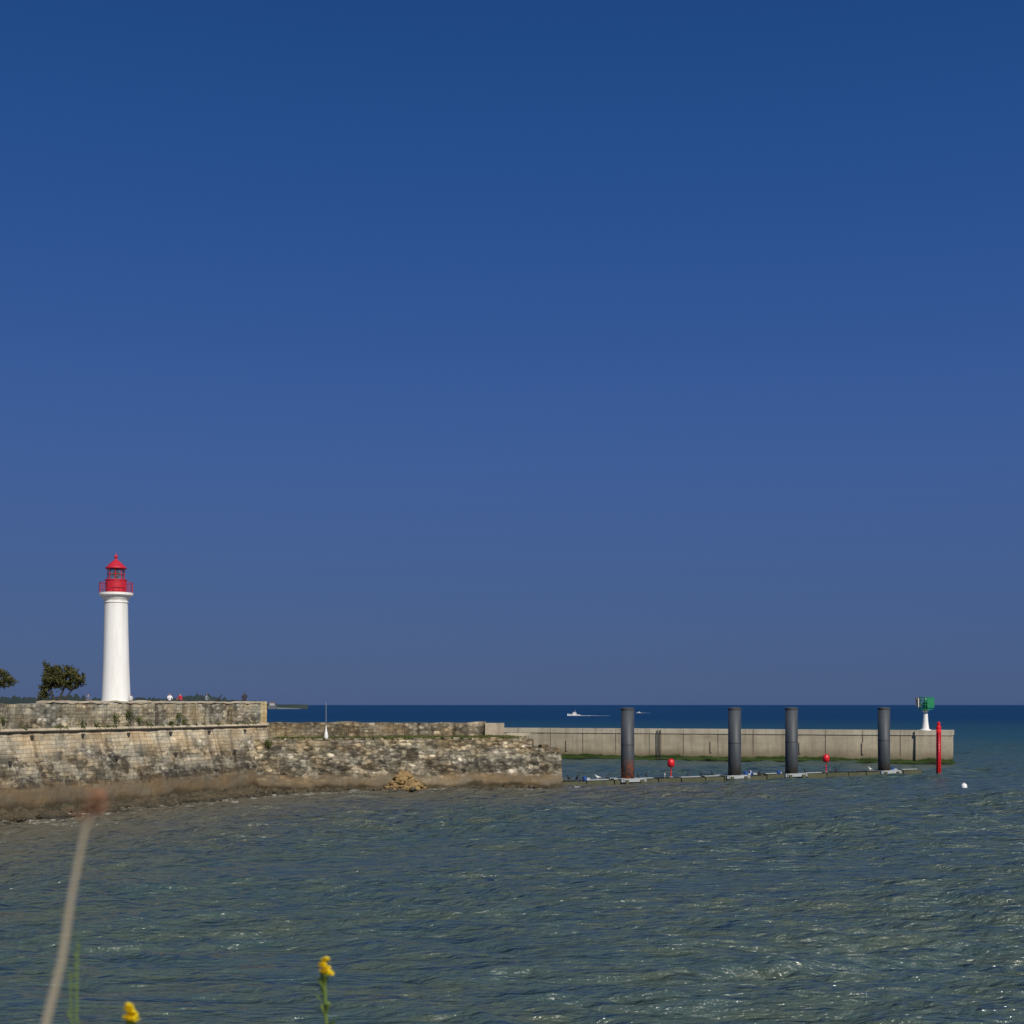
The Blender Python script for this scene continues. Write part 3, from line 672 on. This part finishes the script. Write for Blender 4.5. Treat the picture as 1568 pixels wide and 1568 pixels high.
def flower(x,y,zt,size,bend=0.02,tall=1.6):
    e=empty('yellow_wildflower',(x,y,6.38)); h0=zt-6.38
    pts=[(-bend,0,0),(bend*.4,.01,h0*.35),(bend,.0,h0*.7),(0,0,h0-size*tall)]
    V=[];F=[]; tube_geo(pts,[.006,.005,.004,.0035],6,V,F); leafblades(V,F,pts,46,.05,.006)
    for i in range(7):
        a=random.random()*6.28; p=Vector(pts[2]).lerp(Vector(pts[3]),random.uniform(.5,1)); q=p+Vector((math.cos(a)*.014,math.sin(a)*.014,.028)); tube_geo([p,q],[.002,.005],5,V,F)
    lathe_geo([(.003,-.02),(.008,0),(.009,size*.4),(.004,size*.6)],8,(0,0,h0-size*tall),V,F)
    mobj('stem_and_leaves',V,F,m_stem,e); V=[];F=[]
    for i in range(9):
        t=i/8; c=Vector((random.uniform(-.4,.4)*size*(1-t*.6),random.uniform(-.4,.4)*size*(1-t*.6)-.004,h0-size*tall*.8+size*tall*.75*t-.1*size))
        for k in range(16):
            a=k/16*6.28; d=Vector((math.cos(a),math.sin(a),random.uniform(.1,1.2))).normalized()*size*.55*(1-.3*t); q=Vector((-math.sin(a),math.cos(a),.3))*size*.17
            b=len(V); V+=[tuple(c),tuple(c+d*.6+q),tuple(c+d),tuple(c+d*.6-q)]; F.append((b,b+1,b+2,b+3))
    mobj('petals',V,F,m_pet,e,recalc=False)
flower(-.400,3.0,7.460,.027,.012); flower(-.705,2.6,7.447,.024,-.02)
e=empty('dry_reed',(0,0,0)); V=[];F=[]
pts=[(-.52,1.0,6.38),(-.42,1.0,6.95),(-.362,1.0,7.5),(-.3315,1.0,7.773),(-.320,1.0,7.8185),(-.313,1.0,7.865),(-.3036,1.0,7.911),(-.296,1.0,7.926)]
tube_geo(pts,[.005,.005,.0034,.0026,.0023,.0020,.0015,.0011],7,V,F); leafblades(V,F,pts[:4],6,.09,.003); mobj('stem',V,F,m_reed,e); V=[];F=[]
for i in range(80):
    t=random.random(); p=Vector((-.300+.008*t,1.0,7.915+t*.019)); 
    d=Vector((random.gauss(0,.004),random.gauss(0,.004),random.uniform(.001,.006))); b=len(V); q=Vector((.0010,0,0)); V+=[tuple(p),tuple(p+d+q),tuple(p+d*1.4),tuple(p+d-q)]; F.append((b,b+1,b+2,b+3))
mobj('seed_head',V,F,m_reedtip,e,recalc=False)
def thin(x,y,zt,lean):
    e=empty('wild_grass_stem',(x,y,6.38)); h0=zt-6.38; pts=[(lean,0,0),(lean*.5,0,h0*.5),(lean*.15,0,h0*.8),(0,0,h0)]
    V=[];F=[]; tube_geo(pts,[.004,.003,.0018,.001],5,V,F); leafblades(V,F,pts,14,.03,.002)
    for i in range(9):
        z=h0*(.9+.1*i/9); V0=Vector((0,0,z)); a=random.random()*6.28; tube_geo([V0,V0+Vector((math.cos(a)*.005,0,.01))],[.001,.0018],4,V,F)
    mobj('stem',V,F,m_stem,e)
thin(-.617,2.0,7.665,-.04); thin(-.66,2.1,7.60,.05); thin(-.70,1.9,7.57,-.03)
V=[];F=[]
for i in range(5000):
    x=random.uniform(-6,6); y=random.uniform(.3,5.3); L=random.uniform(.08,.3); a=random.random()*6.28; b=len(V); g=6.36
    V+=[(x,y,g),(x+.006,y,g),(x+math.cos(a)*L*.3,y+math.sin(a)*L*.3,g+L)]; F.append((b,b+1,b+2))
mobj('bank_grass_blades',V,F,m_stem,recalc=False)
# ---------------------------------------------------------------- LIGHT
el=math.radians(40); az=math.radians(151)   # clockwise from +Y : behind the viewer, to the right
sd=Vector((math.sin(az)*math.cos(el),math.cos(az)*math.cos(el),math.sin(el)))
L=bpy.data.lights.new('sun','SUN'); L.energy=4.0; L.angle=math.radians(.53); L.color=(1,.93,.82)
lo=bpy.data.objects.new('sun',L); S.collection.objects.link(lo); lo.rotation_euler=(-sd).to_track_quat('-Z','Y').to_euler()
w=bpy.data.worlds.new('World'); S.world=w; w.use_nodes=True; nt=w.node_tree; nt.nodes.clear(); h=NT(nt)
sky=h.n('ShaderNodeTexSky',sky_type='NISHITA',sun_disc=False,sun_elevation=el,sun_rotation=az,air_density=1.0,dust_density=.3,ozone_density=3.0)
gen=h.n('ShaderNodeTexCoord').outputs['Generated']; gz=h.n('ShaderNodeSeparateXYZ',{0:gen}).outputs[2]
sc=[(0,(54,80,126)),(.05,(55,82,132)),(.13,(57,86,144)),(.19,(53,86,148)),(.27,(41,80,144)),(.36,(31,75,138)),(.45,(22,66,126)),(.6,(20,56,112))]
STR=.1
rp_=h.ramp(h.math('MULTIPLY',gz,1.0,True),[(p,tuple(v for v in lin(c))) for p,c in sc],'B_SPLINE')
sc10=h.n('ShaderNodeVectorMath',{0:rp_,3:1/STR},operation='SCALE').outputs[0]
f=h.rng(gz,.45,.8,.95,.0)
colr=h.mix(f,sky.outputs[0],sc10)
bg=h.n('ShaderNodeBackground',{0:colr,1:STR}); out=h.n('ShaderNodeOutputWorld',{0:bg.outputs[0]})
# ---------------------------------------------------------------- CAMERA
cam=bpy.data.cameras.new('camera'); co=bpy.data.objects.new('camera',cam); S.collection.objects.link(co); S.camera=co
co.location=(0,0,8); co.rotation_euler=(math.radians(90),0,0)
cam.sensor_width=36; cam.lens=36*2154/1568; cam.shift_y=(1079-784)/1568; cam.clip_start=.1; cam.clip_end=60000
cam.dof.use_dof=True; cam.dof.focus_distance=140; cam.dof.aperture_fstop=6.3
S.view_settings.view_transform='Standard'; S.view_settings.look='None'; S.view_settings.exposure=0
